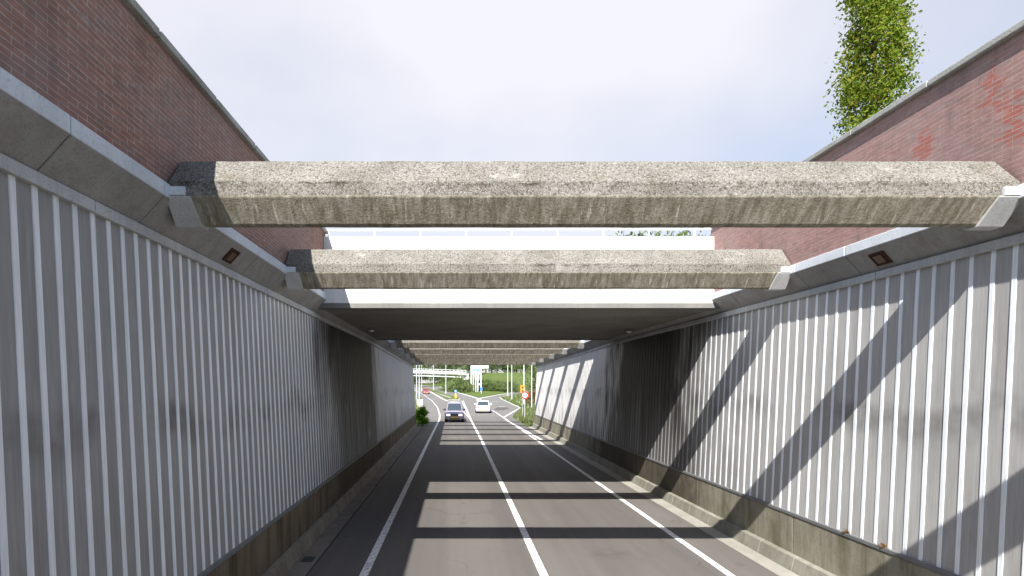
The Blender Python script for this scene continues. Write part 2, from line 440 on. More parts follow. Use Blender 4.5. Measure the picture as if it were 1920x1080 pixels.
# road markings
V = Vector
ribbon('lane_marking', [V((-1.6, -12, 0)), V((-1.58, 30, 0)), zp(560,850), zp(566,800), zp(540,720), zp(480,650), zp(400,590), zp(330,560), zp(240,520)], .15)
ribbon('lane_marking', [V((1.53, -12, 0)), V((1.5, 30, 0)), zp(880,850), zp(800,655)], lambda y: .15 if y < 45 else .17)
ribbon('lane_marking', [zp(884,846), zp(800,762), zp(760,735)], .15, .008)
ribbon('lane_marking', [zp(862,806), zp(825,740), zp(788,660)], .13, .008)
ribbon('lane_marking', [V((4.72, -12, 0)), V((4.74, 30, 0)), zp(1200,820), zp(1150,786), zp(1095,752)], .14)
ribbon('lane_marking', [V((5.05, 30, 0)), zp(1255,862), zp(1210,825), zp(1380,727), zp(1170,622), zp(1385,579), zp(1550,566)], .2, .010)
ribbon('lane_marking', [zp(360,499), zp(560,514), zp(700,560), zp(830,596), zp(950,634)], .45, .012)
ribbon('lane_marking', [zp(960,634), zp(1175,592), zp(1380,563), zp(1550,547)], .4, .012)
ribbon('lane_marking', [zp(960,632), zp(962,658)], .9, .014)
ribbon('lane_marking', [zp(420,552), zp(470,566), zp(560,616), zp(650,661), zp(790,659)], .42, .012)
ribbon('lane_marking', [zp(1085,668), zp(1160,666)], .4, .008)
ribbon('lane_marking', [zp(1165,716), zp(1225,714)], .45, .012)  # white bar standing for a blurred car's roof, no real marking
PT = [zp(1100,752), zp(1150,722), zp(1250,724), zp(1268,738), zp(1200,752)]
sheet('car_shadow', PT, 'shadow_joint', .005, ())  # blurred passing car's shadow, laid down as a dark sheet
# expansion joints across the long paint lines
for k, x in enumerate((-1.6, 1.52, 4.72)):
    m = MB()
    for i in range(14):
        y = 5.5+i*1.9+k*.6
        m.add([(x-.1, y, .0095), (x+.1, y, .0095), (x+.1, y+.018, .0095), (x-.1, y+.018, .0095)], [(0, 1, 2, 3)])
    struct(m.build('road_joint', 'shadow_joint'))

# ------------------------------------------------------------------ underpass walls
def extr(m, prof_xz, ys, X0, s):
    rings = []
    for y in ys: rings.append([(X0+s*u, y, z+(drop(y) if z > 3 else 0)) for u, z in prof_xz])
    return m.loft(rings)
YS = [Y0, 20.0, Y1]
RIBP = .008
def cu(z): return .03+(z-.97)/(4.86-.97)*.19       # wall batter: offset of the sheet from the base face
def make_wall(X0, s, label):
    RIBW, STEP = (.054, .212) if s < 0 else (.048, .243)
    w = thing('retaining_wall', label, 'wall', (X0+s*.3, 12, 0))
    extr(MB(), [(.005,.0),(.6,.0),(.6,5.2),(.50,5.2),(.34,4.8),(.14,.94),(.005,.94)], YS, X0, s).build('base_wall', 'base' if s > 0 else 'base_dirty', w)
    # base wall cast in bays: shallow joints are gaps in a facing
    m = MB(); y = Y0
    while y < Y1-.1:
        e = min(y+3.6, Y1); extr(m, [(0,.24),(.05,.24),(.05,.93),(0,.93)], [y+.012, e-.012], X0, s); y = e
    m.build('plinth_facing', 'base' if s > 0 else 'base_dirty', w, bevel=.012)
    extr(MB(), [(-.012,.935),(.12,.935),(.12,.985),(-.012,.985)], YS, X0, s).build('bottom_rail', 'rail', w)
    extr(MB(), [(cu(.97),.97),(cu(.97)+.08,.97),(cu(4.87)+.08,4.87),(cu(4.87),4.87)], YS, X0, s).build('cladding', 'clad' if s > 0 else 'clad_shade', w)
    m = MB(); y = Y0+.1
    while y < Y1-.05:
        j = random.uniform(-.006, .006); d = drop(y)
        y0, y1 = y+j-RIBW/2, y+j+RIBW/2
        a, b = .99, 4.86
        def ring(z, dz): return [(X0+s*(cu(z)+.004), y0-.004, z+dz), (X0+s*(cu(z)-RIBP), y0, z+dz), (X0+s*(cu(z)-RIBP), y1, z+dz), (X0+s*(cu(z)+.004), y1+.004, z+dz)]
        m.loft([ring(a, 0), ring(b, d)]); y += STEP
    m.build('cladding_rib', 'rib', w)['kind'] = 'stuff'
    m = MB(); y = Y0
    while y < Y1-.1:
        e = min(y+2.95, Y1); ys = [y+.004] + ([20.0] if y < 20 < e else []) + [e-.004]
        extr(m, [(cu(4.87)-.05,4.855),(.4,4.855),(.4,4.965),(cu(4.87)-.045,4.965)], ys, X0, s); y = e
    m.build('trim_strip', 'trim', w, bevel=.006)
    m = MB(); mf = MB(); y = Y0+.33
    joints = [Y0, -12.7, -10.9, -9.3, -7.2, -5.4, -3.4, -1.6, .3, 2.2, 4.05, 5.36, 7.9, 9.05, 11.2, 14.5, 17.5, 20.0, 22.5, 24.0, 26.0, 27.7, 29.5, 31.4, 33.2, 35.1, 37, Y1]
    for a, b in zip(joints, joints[1:]):
        extr(m, [(.225,4.967),(-.05,5.27),(.5,5.27),(.5,4.967)], [a+.006, b-.006], X0, s)
        extr(mf, [(-.058,5.272),(-.054,5.425),(.45,5.425),(.45,5.272)], [a+.006, b-.006], X0, s)
    m.build('corbel', 'corbel', w, bevel=.008)
    mf.build('fascia', 'fascia', w, bevel=.01)
    return w
make_wall(XL, -1, 'left underpass wall in shade, grey cladding with pale upright ribs')
make_wall(XR, 1, 'right underpass wall with slanting beam shadows on ribbed grey cladding')
for X0, s, side in ((XL, -1, 'left'), (XR, 1, 'right')):
    m = MB(); y = Y0
    while y < Y1-.1:
        e = min(y+1.0, Y1); extr(m, [(-.17,-.05),(-.10,.245),(-.003,.262),(-.003,-.05)], [y+.003, e-.003], X0, s); y = e
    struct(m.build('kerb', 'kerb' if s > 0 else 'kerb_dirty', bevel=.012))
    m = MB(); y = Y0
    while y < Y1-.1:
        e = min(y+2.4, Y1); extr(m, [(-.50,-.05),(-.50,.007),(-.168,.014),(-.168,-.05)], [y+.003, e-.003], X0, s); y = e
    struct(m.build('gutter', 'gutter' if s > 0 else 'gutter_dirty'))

dr = thing('drain_cover', 'dark drain grating in the dirty left gutter', 'drain', (-2.78, 9.6, .01))
MB().box(-2.9, -2.64, 9.42, 9.78, -.02, .016).build('frame', 'rail', dr, bevel=.004)
m = MB()
for k in range(6): m.box(-2.88, -2.66, 9.45+k*.052, 9.45+k*.052+.03, .0165, .02)
m.build('grating', 'dark', dr)
for yy, lab in ((7.95, 'clump of orange dead leaves on the right wall rail, the farther one'), (7.25, 'clump of dead leaves on the right wall rail, the nearer one')):
    rl = random.Random(int(yy*10)); m = MB(); P = [V((XR-.005+rl.uniform(-.015,.025), yy+rl.gauss(0,.03), .992+abs(rl.gauss(0,.02)))) for _ in range(26)]
    for q in P:
        a = V((rl.gauss(0,1), rl.gauss(0,1), rl.gauss(0,1)+1)).normalized(); b = a.orthogonal().normalized(); c = a.cross(b); L_ = .04
        m.add([q-b*L_*.5, q+c*L_*.3, q+b*L_*.5, q-c*L_*.3], [(0,1,2,3)])
    tag(m.build('leaf_clump', 'leaf_dead', origin=(XR, yy, .99), fix=False), lab, 'leaves')
# brick parapet walls, one on each side before and after the bridge
DY0, DY1 = 12.0, 20.8
def brick_wall(X0, s, ya, yb, label, mat):
    w = thing('brick_wall', label, 'wall', (X0+s*.15, (ya+yb)/2, 5.425)); T = 7.07 if s > 0 else 6.85
    ys = [ya] + ([20.0] if ya < 20 < yb else []) + [yb]
    extr(MB(), [(0,5.427),(.32,5.427),(.32,T),(0,T)], ys, X0, s).build('brickwork', mat, w)
    m = MB(); y = ya
    while y < yb-.1:
        e = min(y+1.25, yb); h = random.uniform(-.004, .004)
        extr(m, [(-.07,T+.003),(.39,T+.003),(.39,T+.085+h),(.16,T+.115+h),(-.07,T+.085+h)], [y+.006, e-.006], X0, s); y = e
    m.build('coping', 'coping', w, bevel=.012)
    return w
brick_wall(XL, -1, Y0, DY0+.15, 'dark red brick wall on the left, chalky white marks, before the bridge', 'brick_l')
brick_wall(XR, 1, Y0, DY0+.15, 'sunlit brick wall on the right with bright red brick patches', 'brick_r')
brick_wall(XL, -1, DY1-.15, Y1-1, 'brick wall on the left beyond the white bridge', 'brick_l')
brick_wall(XR, 1, DY1-.15, Y1-1, 'brick wall on the right beyond the white bridge', 'brick_r')

# ------------------------------------------------------------------ cross beams
SEC = [(.20,5.06),(0,5.3),(0,5.46),(.26,5.79),(.32,5.79),(.52,5.46),(.52,5.3),(.31,5.06)]
def make_beam():
    b = thing('concrete_beam', '', 'beam', (0, 0, 0))
    xa, xb = XL+.03, XR-.03
    n = 60; rings = []
    for i in range(n+1):
        x = xa+(xb-xa)*i/n
        rr = []
        for k, (y, z) in enumerate(SEC):
            q = V((x*2.2, k*7.3, z)); j = mnoise.noise(q)*.008+mnoise.noise(q*4)*.005
            if k in (0, 7): j *= .5
            rr.append((x, y+j*.5, z+j))
        rings.append(rr)
    MB().loft(rings).build('beam_body', 'aggregate', b, bevel=.012)
    for s, X0 in ((-1, XL), (1, XR)):
        a0, a1 = sorted((X0-s*.01, X0-s*.27))
        e0, e1 = sorted((X0+s*.02, X0-s*.22))
        low = [(.19,5.035),(-.018,5.292),(-.018,5.30),(.538,5.30),(.538,5.292),(.325,5.035)]
        ra = [(a0, y, z) for y, z in low]; rb = [(a1, y, z) for y, z in low]
        if s < 0: rb = [(a1+.03*(5.30-z)/.26, y, z) for y, z in low]
        else: ra = [(a0-.03*(5.30-z)/.26, y, z) for y, z in low]
        MB().loft([ra, rb]).build('haunch', 'haunch', b, bevel=.008)
        MB().box(e0, e1, -.03, .55, 5.304, 5.40).build('end_cap', 'fascia', b, bevel=.008)
    return b
BEAMS = [(1.70, 'concrete beam nearest overhead, just above the top of the picture'),
         (5.46, 'weathered concrete beam nearest in view, spanning the road against the sky'),
         (9.2, 'weathered concrete beam crossing in front of the white bridge parapet'),
         (24.0, 'first concrete beam beyond the white bridge, with a thin sunlit top edge'),
         (27.7, 'second concrete beam beyond the white bridge, behind the sunlit one'),
         (31.4, 'third concrete beam beyond the white bridge'),
         (35.1, 'fourth concrete beam beyond the white bridge, last but one'),
         (38.75, 'last concrete beam, at the far mouth of the underpass')]
b0 = make_beam()
for i, (y, lab) in enumerate(BEAMS):
    o = b0 if i == 0 else copy_tree(b0)
    o.location = (0, y, drop(y)); o['label'] = lab; o['group'] = 'concrete beams spanning the underpass'

# ------------------------------------------------------------------ white road bridge over the underpass
br = thing('road_bridge', 'white concrete bridge deck crossing over the underpass', 'bridge', (1.5, DY0, 5.08))
xa, xb = XL-.5, XR+.5
MB().box(xa, xb, DY0+.01, DY1-.01, 5.10, 5.9).build('bridge_deck', 'soffit', br)
MB().box(xa, xb, DY0-.02, DY0+.25, 5.075, 5.19).build('edge_strip', 'edge', br, bevel=.01)
MB().box(xa, xb, DY1-.25, DY1+.02, 5.075, 5.19).build('edge_strip', 'edge', br, bevel=.01)
m = MB(); x = xa
while x < xb-.1:
    e = min(x+2.52, xb); m.box(x+.004, e-.004, DY0+.0, DY0+.24, 5.193, 6.76); x = e
m.build('parapet', 'slab_white', br, bevel=.012)
m = MB(); m.box(xa, xb, DY1-.24, DY1, 5.193, 6.76); m.build('parapet', 'slab_white', br, bevel=.012)
m = MB()
m.tube((xa, DY0+.1, 6.93), (xb, DY0+.1, 6.96), .024)
rl = m.build('handrail', 'white_metal', br, smooth=True)
for k in range(10):
    x = -3.0+k*1.08
    MB().tube((x, DY0+.1, 6.755), (x, DY0+.1, 6.93), .018).build('rail_post', 'white_metal', br, smooth=True)

# lamps: rusty recessed ones in the corbels, small ones under the deck
def slope_lamp(X0, s, y, label):
    w = thing('wall_lamp', label, 'lamp', (X0+s*.09, y, 5.12), 'lamps recessed in the sloping concrete')
    n = V((-s*.303, 0, -.275)).normalized(); tdir = V((-s*.275, 0, .303)).normalized()
    c = V((X0+s*.0875, y, 5.118))
    def bx(a0, a1, b0, b1, d0, d1):
        m = MB(); P = [c+V((0, 1, 0))*a+tdir*b+n*d for d in (d0, d1) for a, b in ((a0,b0),(a1,b0),(a1,b1),(a0,b1))]
        return m.add(P, [(0,3,2,1),(4,5,6,7),(0,1,5,4),(1,2,6,5),(2,3,7,6),(3,0,4,7)])
    fr = MB()
    for q in ((-.13,.13,.085,.11),(-.13,.13,-.11,-.085),(-.13,-.105,-.085,.085),(.105,.13,-.085,.085)):
        mm = bx(*q, -.02, .018); fr.add(mm.v, mm.f)
    fr.build('frame', 'rust', w, bevel=.003)
    bx(-.105,.105,-.085,.085,-.02,.004).build('back_plate', 'rust', w)
    bx(-.05,.095,-.075,.06,.004,.012).build('lens', 'lens', w, bevel=.003)
slope_lamp(XL, -1, 7.25, 'rusty square lamp in the left sloping concrete band')
slope_lamp(XR, 1, 7.4, 'rusty square lamp in the right sloping concrete band')
def soffit_lamp(x, y, label):
    w = thing('ceiling_lamp', label, 'lamp', (x, y, 5.10), 'lamps under the white bridge')
    MB().box(x-.13, x+.13, y-.12, y+.12, 5.045, 5.099).build('housing', 'rail', w, bevel=.01)
    MB().loft([[(x+r*math.cos(a), y+r*math.sin(a), z) for a in [k*math.pi/6 for k in range(12)]] for r, z in ((.085,5.046),(.08,5.01),(.05,4.985),(.015,4.975))]).build('globe', 'lamp_glass', w, smooth=True)
soffit_lamp(-2.75, 16.6, 'small lamp under the bridge deck at its left side')
soffit_lamp(5.72, 16.9, 'small lamp under the bridge deck at its right side')

# ------------------------------------------------------------------ foliage
def leafmesh(pts, size, rnd, flat=.0):
    vs, fs = [], []
    for p in pts:
        a = V((rnd.gauss(0,1), rnd.gauss(0,1), rnd.gauss(0,1))).normalized(); b = a.orthogonal().normalized()
        b = (Matrix.Rotation(rnd.uniform(0, 6.28), 3, a) @ b); c = a.cross(b)
        L = size*rnd.uniform(.7, 1.35); W = L*.62; o = len(vs)
        vs += [p-b*L*.5, p-b*L*.05+c*W*.5+a*L*.08, p+b*L*.5, p-b*L*.05-c*W*.5+a*L*.08]
        fs.append((o, o+1, o+2, o+3))
    return vs, fs
def limb_pts(m, p0, p1, r0, r1, rnd, bend=.12, n=4):
    P = [p0+(p1-p0)*k/n+V((rnd.uniform(-1,1), rnd.uniform(-1,1), 0))*((p1-p0).length*bend*(0 < k < n)*.5) for k in range(n+1)]
    m.path(P, [r0+(r1-r0)*k/n for k in range(n+1)], 7)
# columnar tree over the right-hand wall
rnd = random.Random(3)
B = V((11.45, 14.0, UP))
ct = thing('columnar_tree', 'tall narrow yellow green tree rising behind the right brick wall', 'tree', B)
pts = []
def rad(h): return .76*min(1, .55+.5*h/2.2) * (1-.62*max(0, (h-6.2)/4.6)**1.6)
for k in range(400):
    h = rnd.uniform(.7, 10.6); r = rad(h)*math.sqrt(rnd.uniform(.05, 1)); a = rnd.uniform(0, 6.283)
    c = V((r*math.cos(a), r*math.sin(a), h)); q = rnd.uniform(.10, .20)
    for j in range(int(rnd.uniform(60, 95))):
        pts.append(B+c+V((rnd.gauss(0, q), rnd.gauss(0, q), rnd.gauss(0, q*1.25))))
for a, h, L in ((3.3, 1.9, 1.15), (.05, 2.9, 1.3), (2.9, 2.3, 1.0), (.1, 4.2, 1.0), (3.4, 4.4, .95)):     # stray shoots
    for j in range(34):
        k = rnd.random(); pts.append(B+V((math.cos(a)*L*(.75+.25*k), math.sin(a)*L*(.5+.2*k), h+k*.85))+V((rnd.gauss(0,.05), rnd.gauss(0,.05), rnd.gauss(0,.05))))
vs, fs = leafmesh(pts, .092, rnd); MB().add(vs, fs).build('crown', 'leaf_col', ct, fix=False)
m = MB(); limb_pts(m, B, B+V((0, 0, 9.6)), .14, .02, rnd, .01, 8)
for k in range(22):
    h = .8+k*.36; a = k*2.4; r = rad(h)*.85
    limb_pts(m, B+V((0, 0, h)), B+V((r*math.cos(a), r*math.sin(a), h+1.1)), .035, .008, rnd)
m.build('trunk', 'bark', ct)

def tree_mesh(seed, h, w, n, size, mat, trunk=.2, low=.12):
    rnd = random.Random(seed); pts = []
    cl = []
    for k in range(26):
        z = h*(low+(1-low)*rnd.random()); t = (z/h-low)/(1-low)
        r = w*.5*math.sin(math.pi*min(1, .18+.8*t))**.7*math.sqrt(rnd.uniform(.15, 1)); a = rnd.uniform(0, 6.28)
        cl.append((V((r*math.cos(a), r*math.sin(a), z)), w*rnd.uniform(.09, .17)))
    for c, q in cl:
        for j in range(n//26): pts.append(c+V((rnd.gauss(0,q), rnd.gauss(0,q), rnd.gauss(0,q*.8))))
    pts = [p if p.z > .15 else V((p.x, p.y, .15+rnd.random()*.5)) for p in pts]
    o = thing('tree', '', 'tree')
    vs, fs = leafmesh(pts, size, rnd); MB().add(vs, fs).build('crown', mat, o, fix=False)
    m = MB(); limb_pts(m, V((0,0,-.3)), V((0,0,h*.8)), trunk, .03, rnd, .03, 5)
    for c, q in cl[:10]: limb_pts(m, V((0, 0, max(.4, c.z*.55))), c, trunk*.4, .03, rnd)
    m.build('trunk', 'bark', o)
    return o
protos = {}
def place(kind, x, y, sc, label, group, name='tree', cat='tree', z=None, rz=None, sxy=1):
    if kind not in protos:
        protos[kind] = tree_mesh(*kind); o = protos[kind]
    else: o = copy_tree(protos[kind])
    o.name = name; o.location = (x, y, H(x, y)-.05 if z is None else z); o.scale = (sc*sxy, sc*sxy, sc)
    o.rotation_euler.z = random.uniform(0, 6.28) if rz is None else rz
    o['label'] = label; o['category'] = cat
    if group: o['group'] = group
    return o
KD = [(11, 15, 11, 2600, .62, 'leaf_dark', .3), (12, 14, 10, 2600, .6, 'leaf_mid', .3), (13, 13, 9, 2600, .58, 'leaf_dark', .28)]
KM = [(21, 10, 6.5, 2600, .42, 'leaf_pale', .18), (22, 9, 6, 2600, .4, 'leaf_mid', .18)]
KB = [(31, 3.2, 4.2, 1500, .3, 'leaf_mid', .08, .05), (32, 2.8, 4.0, 1500, .28, 'leaf_pale', .08, .05)]
# far wood behind the flyover
i = 0
for row, (yy, dx) in enumerate(((262, 9.5), (276, 10.5), (294, 12))):
    x = -66
    while x < 74:
        place(KD[i % 3], x+random.uniform(-2, 2), yy+random.uniform(-5, 5), random.uniform(.95, 1.35), 'dark leafy tree in the far wood behind the flyover', 'trees of the far wood')
        x += dx; i += 1
# paler trees on the bank to the right of the junction
for k, (x, y, sc) in enumerate(((16.5, 128, 1.0), (20.5, 124, 1.15), (24.5, 130, 1.2), (29, 126, 1.3), (19.5, 108, .85), (15.0, 96, .62), (17.2, 100, .8), (33, 140, 1.3))):
    place(KM[k % 2], x+4.2, y+8, sc, 'pale green tree on the bank right of the junction', 'trees on the right bank')
# shrubs at the foot of the grassy mound
for k in range(20):
    x = -2.6+k*1.05; place(KB[k % 2], x+random.uniform(-.4,.4), 153+random.uniform(-2.5,4)+max(0, 2-x)*1.6, random.uniform(.75,1.1)*(1.35 if x < 3 else 1), 'round green shrub at the foot of the grassy mound', 'shrubs below the mound', 'shrub', 'shrub')
# street-level trees showing above the bridge parapet at right
for k, (x, y, sc) in enumerate(((15.0, 44, .78), (17.3, 46, .84), (19.8, 45, .86), (22.4, 47, .9))):
    place(KM[k % 2], x, y, (16.3+random.uniform(-.2,.3)-H(x, y))/(10.2 if k % 2 == 0 else 9.2), 'green tree top seen over the right end of the white parapet', 'trees behind the bridge parapet', sxy=.62)
# left side greenery
b = tree_mesh(41, 1.5, .9, 2800, .12, 'leaf_bush', .04, .06)
b.name = 'bush'; tag(b, 'bright green bush at the far end of the left wall', 'bush'); b.location = (-2.72, 41.1, -.05)
for k, (x, y, sc) in enumerate(((-6.3, 58, .5), (-8.0, 66, .7), (-10.5, 78, .8))):
    place(KB[0], x, y, sc, 'small green shrub on the left verge behind the pinkish board', 'shrubs on the left verge', 'shrub', 'shrub')
rb = tree_mesh(43, 2.0, 2.4, 900, .25, 'leaf_red', .06, .05)
rb.name = 'shrub'; tag(rb, 'reddish brown shrub beside the right wall end', 'shrub'); rb.location = (11.5, 76, H(11.5, 76))
for k, (x, y, sc) in enumerate(((8.6, 51, .42), (9.6, 56, .5), (11.2, 62, .6), (13.5, 68, .7), (8.0, 46.5, .35))):
    place(KB[1], x, y, sc, 'pale verge shrub between the round sign and the right wall end', 'shrubs on the right verge', 'shrub', 'shrub')
# rough grass and weeds on the verges
rnd = random.Random(9); m = MB()
def blades(n, fx, hmin, hmax, w):
    for k in range(n):
        x, y = fx(); z = H(x, y)
        if sdist(x, y, OUT) < .12: continue
        h = rnd.uniform(hmin, hmax); a = rnd.uniform(0, 6.28); dx, dy = math.cos(a)*w, math.sin(a)*w
        lx, ly = rnd.gauss(0, .25)*h, rnd.gauss(0, .25)*h
        m.add([(x-dx, y-dy, z), (x+dx, y+dy, z), (x+lx, y+ly, z+h)], [(0, 1, 2)])
blades(3800, lambda: (rnd.uniform(5.6, 12), rnd.uniform(40.5, 66)), .15, .5, .04)
blades(2200, lambda: (rnd.uniform(9, 20), rnd.uniform(68, 122)), .2, .55, .07)
blades(900, lambda: (rnd.uniform(-9, -3), rnd.uniform(41, 80)), .2, .5, .05)
struct(m.build('grass', 'leaf_weed', fix=False), kind='stuff')

# ------------------------------------------------------------------ street furniture
def lamp_post(px, py, h, label, r=.075, side=1):
    p = gp(px, py); p.z = H(p.x, p.y)
    label = label.replace('white lamp', 'pale lamp'); o = thing('lamp_post', label, 'lamp post', p, 'tall pale lamp posts round the junction')
    MB().tube(p, p+V((0,0,.9)), r*1.35, r*1.35, 12).build('base_sleeve', 'galv', o, smooth=True)
    MB().path([p+V((0,0,.9)), p+V((0,0,h)), p+V((side*.5,0,h+.35)), p+V((side*1.3,0,h+.45))], [r, r*.65, r*.5, r*.45], 10).build('pole', 'galv', o, smooth=True)
    c = p+V((side*1.3,0,h+.45))
    MB().loft([[c+V((side*a, b*w, d)) for b, d in ((-1,-.05),(1,-.05),(.8,.06),(-.8,.06))] for a, w in ((-.05,.07),(.25,.15),(.7,.11))]).build('lamp_head', 'galv', o, bevel=.01)
lamp_post(952, 741, 10, 'white lamp post leftmost of those right of the junction', .13)
lamp_post(959.6, 750, 10, 'white lamp post second from left on the right verge', .1)
lamp_post(982.5, 758, 10, 'thick white lamp post behind the orange plate and round sign', .11)
lamp_post(997, 764, 10, 'white lamp post nearest the right wall end', .075)
lamp_post(781, 748.5, 10, 'white lamp post nearest the left wall end', .1, -1)
lamp_post(786, 747, 10, 'white lamp post just right of the leftmost one, by the board', .1, -1)
lamp_post(790.5, 734, 11, 'thin white lamp post behind the pair by the left wall', .1, -1)
lamp_post(813, 731, 10, 'white lamp post on the far left end of the grass median', .13, -1)
lamp_post(836, 739, 10, 'white lamp post standing midway along the grass median', .11, -1)

# round red-bordered sign with an orange plate behind it
p = at(984, 783.7, 49.7); p.z = H(p.x, p.y)
sg = thing('road_sign', 'round white sign with red border on a grey pole, right verge', 'sign', p)
MB().tube(p-V((0,0,.1)), p+V((0,0,3.0)), .045, .045, 10).build('pole', 'pole_grey', sg, smooth=True)
c = V((p.x, p.y-.07, CAMZ-(741-VPY)/F*49.7))
MB().disc(c, .37, (0,1,0), .03, 32).build('sign_disc', 'sign_red', sg, smooth=True)
MB().disc(c-V((0,.017,0)), .25, (0,1,0), .006, 32).build('sign_face', 'sign_white', sg)
m = MB()
m.disc(c+V((.0,-.023,.125)), .04, (0,1,0), .004, 12)
m.add([c+V((x,-.0225,z)) for x, z in ((-.08,.075),(.08,.075),(.085,-.02),(.05,-.02),(.07,-.17),(.02,-.17),(0,-.05),(-.02,-.17),(-.07,-.17),(-.05,-.02),(-.085,-.02))], [tuple(range(11))])
m.build('pictogram', 'pict', sg)
pp = at(984, 783.7, 51.5)
p2 = V(((979.8-VPX)/F*51.5, 51.5, 0)); p2.z = H(p2.x, p2.y)
og = thing('detour_sign', 'orange plate with black arrows just above the round red sign', 'sign', p2)
zc = CAMZ-(729.5-VPY)/F*51.5
MB().tube(p2-V((0,0,.1)), V((p2.x, p2.y, zc+.2)), .03, .03, 8).build('pole', 'pole_grey', og, smooth=True)
MB().box(p2.x-.21, p2.x+.21, p2.y-.06, p2.y-.035, zc-.38, zc+.38).build('plate', 'sign_orange', og, bevel=.01)
for dz in (.1, -.26):
    m = MB(); q = V((p2.x, p2.y-.0625, zc+dz))
    m.add([q+V((x,0,z)) for x, z in ((-.045,-.07),(.045,-.07),(.045,.05),(.13,.05),(0,.19),(-.13,.05),(-.045,.05))], [tuple(range(7))])
    m.build('arrow', 'sign_black', og)

# pinkish board by the left verge
p = gp(787, 766); p.z = H(p.x, p.y)
bd = thing('notice_board', 'pinkish white board on posts behind the green bush, left verge', 'board', p)
k = p.y/F
for dx in (-.26, .26): MB().tube(p+V((dx,.04,-.1)), p+V((dx,.04,1.2)), .03, .03, 8).build('post', 'pole_grey', bd)
q0 = p
MB().add([q0+V((x, y, z)) for y in (0,-.03) for x, z in ((-.40,1.32),(.40,1.32),(.40,.12),(.1,.12),(-.40,.62))],
         [(0,1,2,3,4),(9,8,7,6,5)]+[(i,(i+1)%5,5+(i+1)%5,5+i) for i in range(5)]).build('board', 'pink_white', bd)
MB().box(p.x-.1, p.x+.28, p.y-.036, p.y-.033, .72+p.z, .78+p.z).build('dark_strip', 'pole_grey', bd)

# keep-right bollard at the nose of the median
p = gp(854.3, 748.3); p.z = prof(p.y)+.18
bo = thing('traffic_bollard', 'yellow bollard with round blue sign at the tip of the median', 'bollard', p)
MB().loft([[p+V((x*w, y*w, z)) for x, y in ((-1,-.6),(1,-.6),(1,.6),(-1,.6))] for w, z in ((.17,0),(.17,.85),(.13,1.0))]).build('body', 'sign_yellow', bo, bevel=.02)
MB().tube(p+V((0,0,1.0)), p+V((0,0,1.9)), .03, .03, 8).build('stem', 'galv', bo)
MB().disc(p+V((0,-.05,1.55)), .30, (0,1,0), .03, 24).build('blue_disc', 'sign_blue', bo)
q = p+V((0,-.068,1.55))
MB().add([q+V((x,0,z)) for x, z in ((-.16,.12),(-.11,.17),(.05,.0),(.12,.07),(.12,-.15),(-.1,-.15),(-.03,-.08))], [tuple(range(7))]).build('arrow', 'sign_white', bo)
p = gp(902.5, 740.5); p.z = prof(p.y)
bo = thing('marker_post', 'dark blue marker post at the foot of the white pylon', 'post', p)
MB().tube(p, p+V((0,0,1.3)), .09, .09, 10).build('post', 'galv', bo)
MB().box(p.x-.27, p.x+.27, p.y-.14, p.y-.1, p.z+1.1, p.z+2.0).build('panel', 'sign_blue', bo, bevel=.01)

# slatted white pylon beyond the junction
p = gp(893, 736.5); p.y += 3; p.z = H(p.x, p.y)
py = thing('pylon_sign', 'tall white slatted pylon with a side arm, beyond the junction', 'pylon', p)
s = p.y/F; top = CAMZ-(685.5-VPY)*s
X = lambda px: (px-VPX)*s
Zp = lambda py_: CAMZ-(py_-VPY)*s
def bxp(n, mat, a, b, za, zb, y0=-.12, y1=.12, bv=.02): return MB().box(X(a), X(b), p.y+y0, p.y+y1, za, zb).build(n, mat, py, bevel=bv)
for a, b in ((882.6,885.2),(887.4,888.8),(891.4,892.9),(895.3,896.8),(900.6,903.2)): bxp('slat', 'white_metal', a, b, p.z-.1, Zp(703.2))
bxp('head_panel', 'white_metal', 882.6, 903.2, Zp(703), top, -.16, .16)
bxp('centre_panel', 'white_metal', 890.6, 898.2, Zp(712), Zp(703.3), -.15, .15)
bxp('side_arm', 'white_metal', 903.4, 916.2, Zp(690.6), top, -.14, .14)
for z0, z1 in ((692.2,695.6),(689.2,690.6)): bxp('lettering_band', 'sign_blue', 887.0, 899.0, Zp(z1), Zp(z0), -.17, -.161, 0)
bxp('small_panel', 'pink_white', 886.0, 889.4, Zp(722.5), Zp(719.5), -.2, -.17, 0)
bxp('small_panel', 'sign_white', 897.6, 902.4, Zp(722), Zp(718.5), -.2, -.17, 0)

# distant white flyover
fy = 215.0; s = fy/F
fl = thing('flyover', 'distant white concrete flyover at the left beyond the junction', 'bridge', ((800-VPX)*s, fy, 0))
A, Bx = (700-VPX)*s, (874-VPX)*s
def zf(x, base): return base-.0018*(x-A)*8
rings = []
for k in range(13):
    x = A+(Bx-A)*k/12; g = -.9*(k/12)**2
    zt = CAMZ+(VPY-693.5)*s+g; zb = CAMZ+(VPY-700.5)*s+g
    rings.append([(x, fy, zb+.5), (x, fy, zt), (x, fy+.3, zt), (x, fy+.3, zt-.6), (x, fy+9, zt-.6), (x, fy+9, zb+.5), (x, fy+7.4, zb), (x, fy+1.4, zb)])
MB().loft(rings).build('deck', 'slab_white', fl)
rr = [[(r[0][0], fy-.06, r[1][2]-.42), (r[0][0], fy-.06, r[1][2]-.34), (r[0][0], fy-.001, r[1][2]-.34), (r[0][0], fy-.001, r[1][2]-.42)] for r in rings]
m = MB()
for r in rings: pass
m.loft([[(r[0][0], fy+.05, r[1][2]+.55), (r[0][0], fy+.05, r[1][2]+.7), (r[0][0], fy+.18, r[1][2]+.7), (r[0][0], fy+.18, r[1][2]+.55)] for r in rings])
m.build('handrail', 'white_metal', fl)
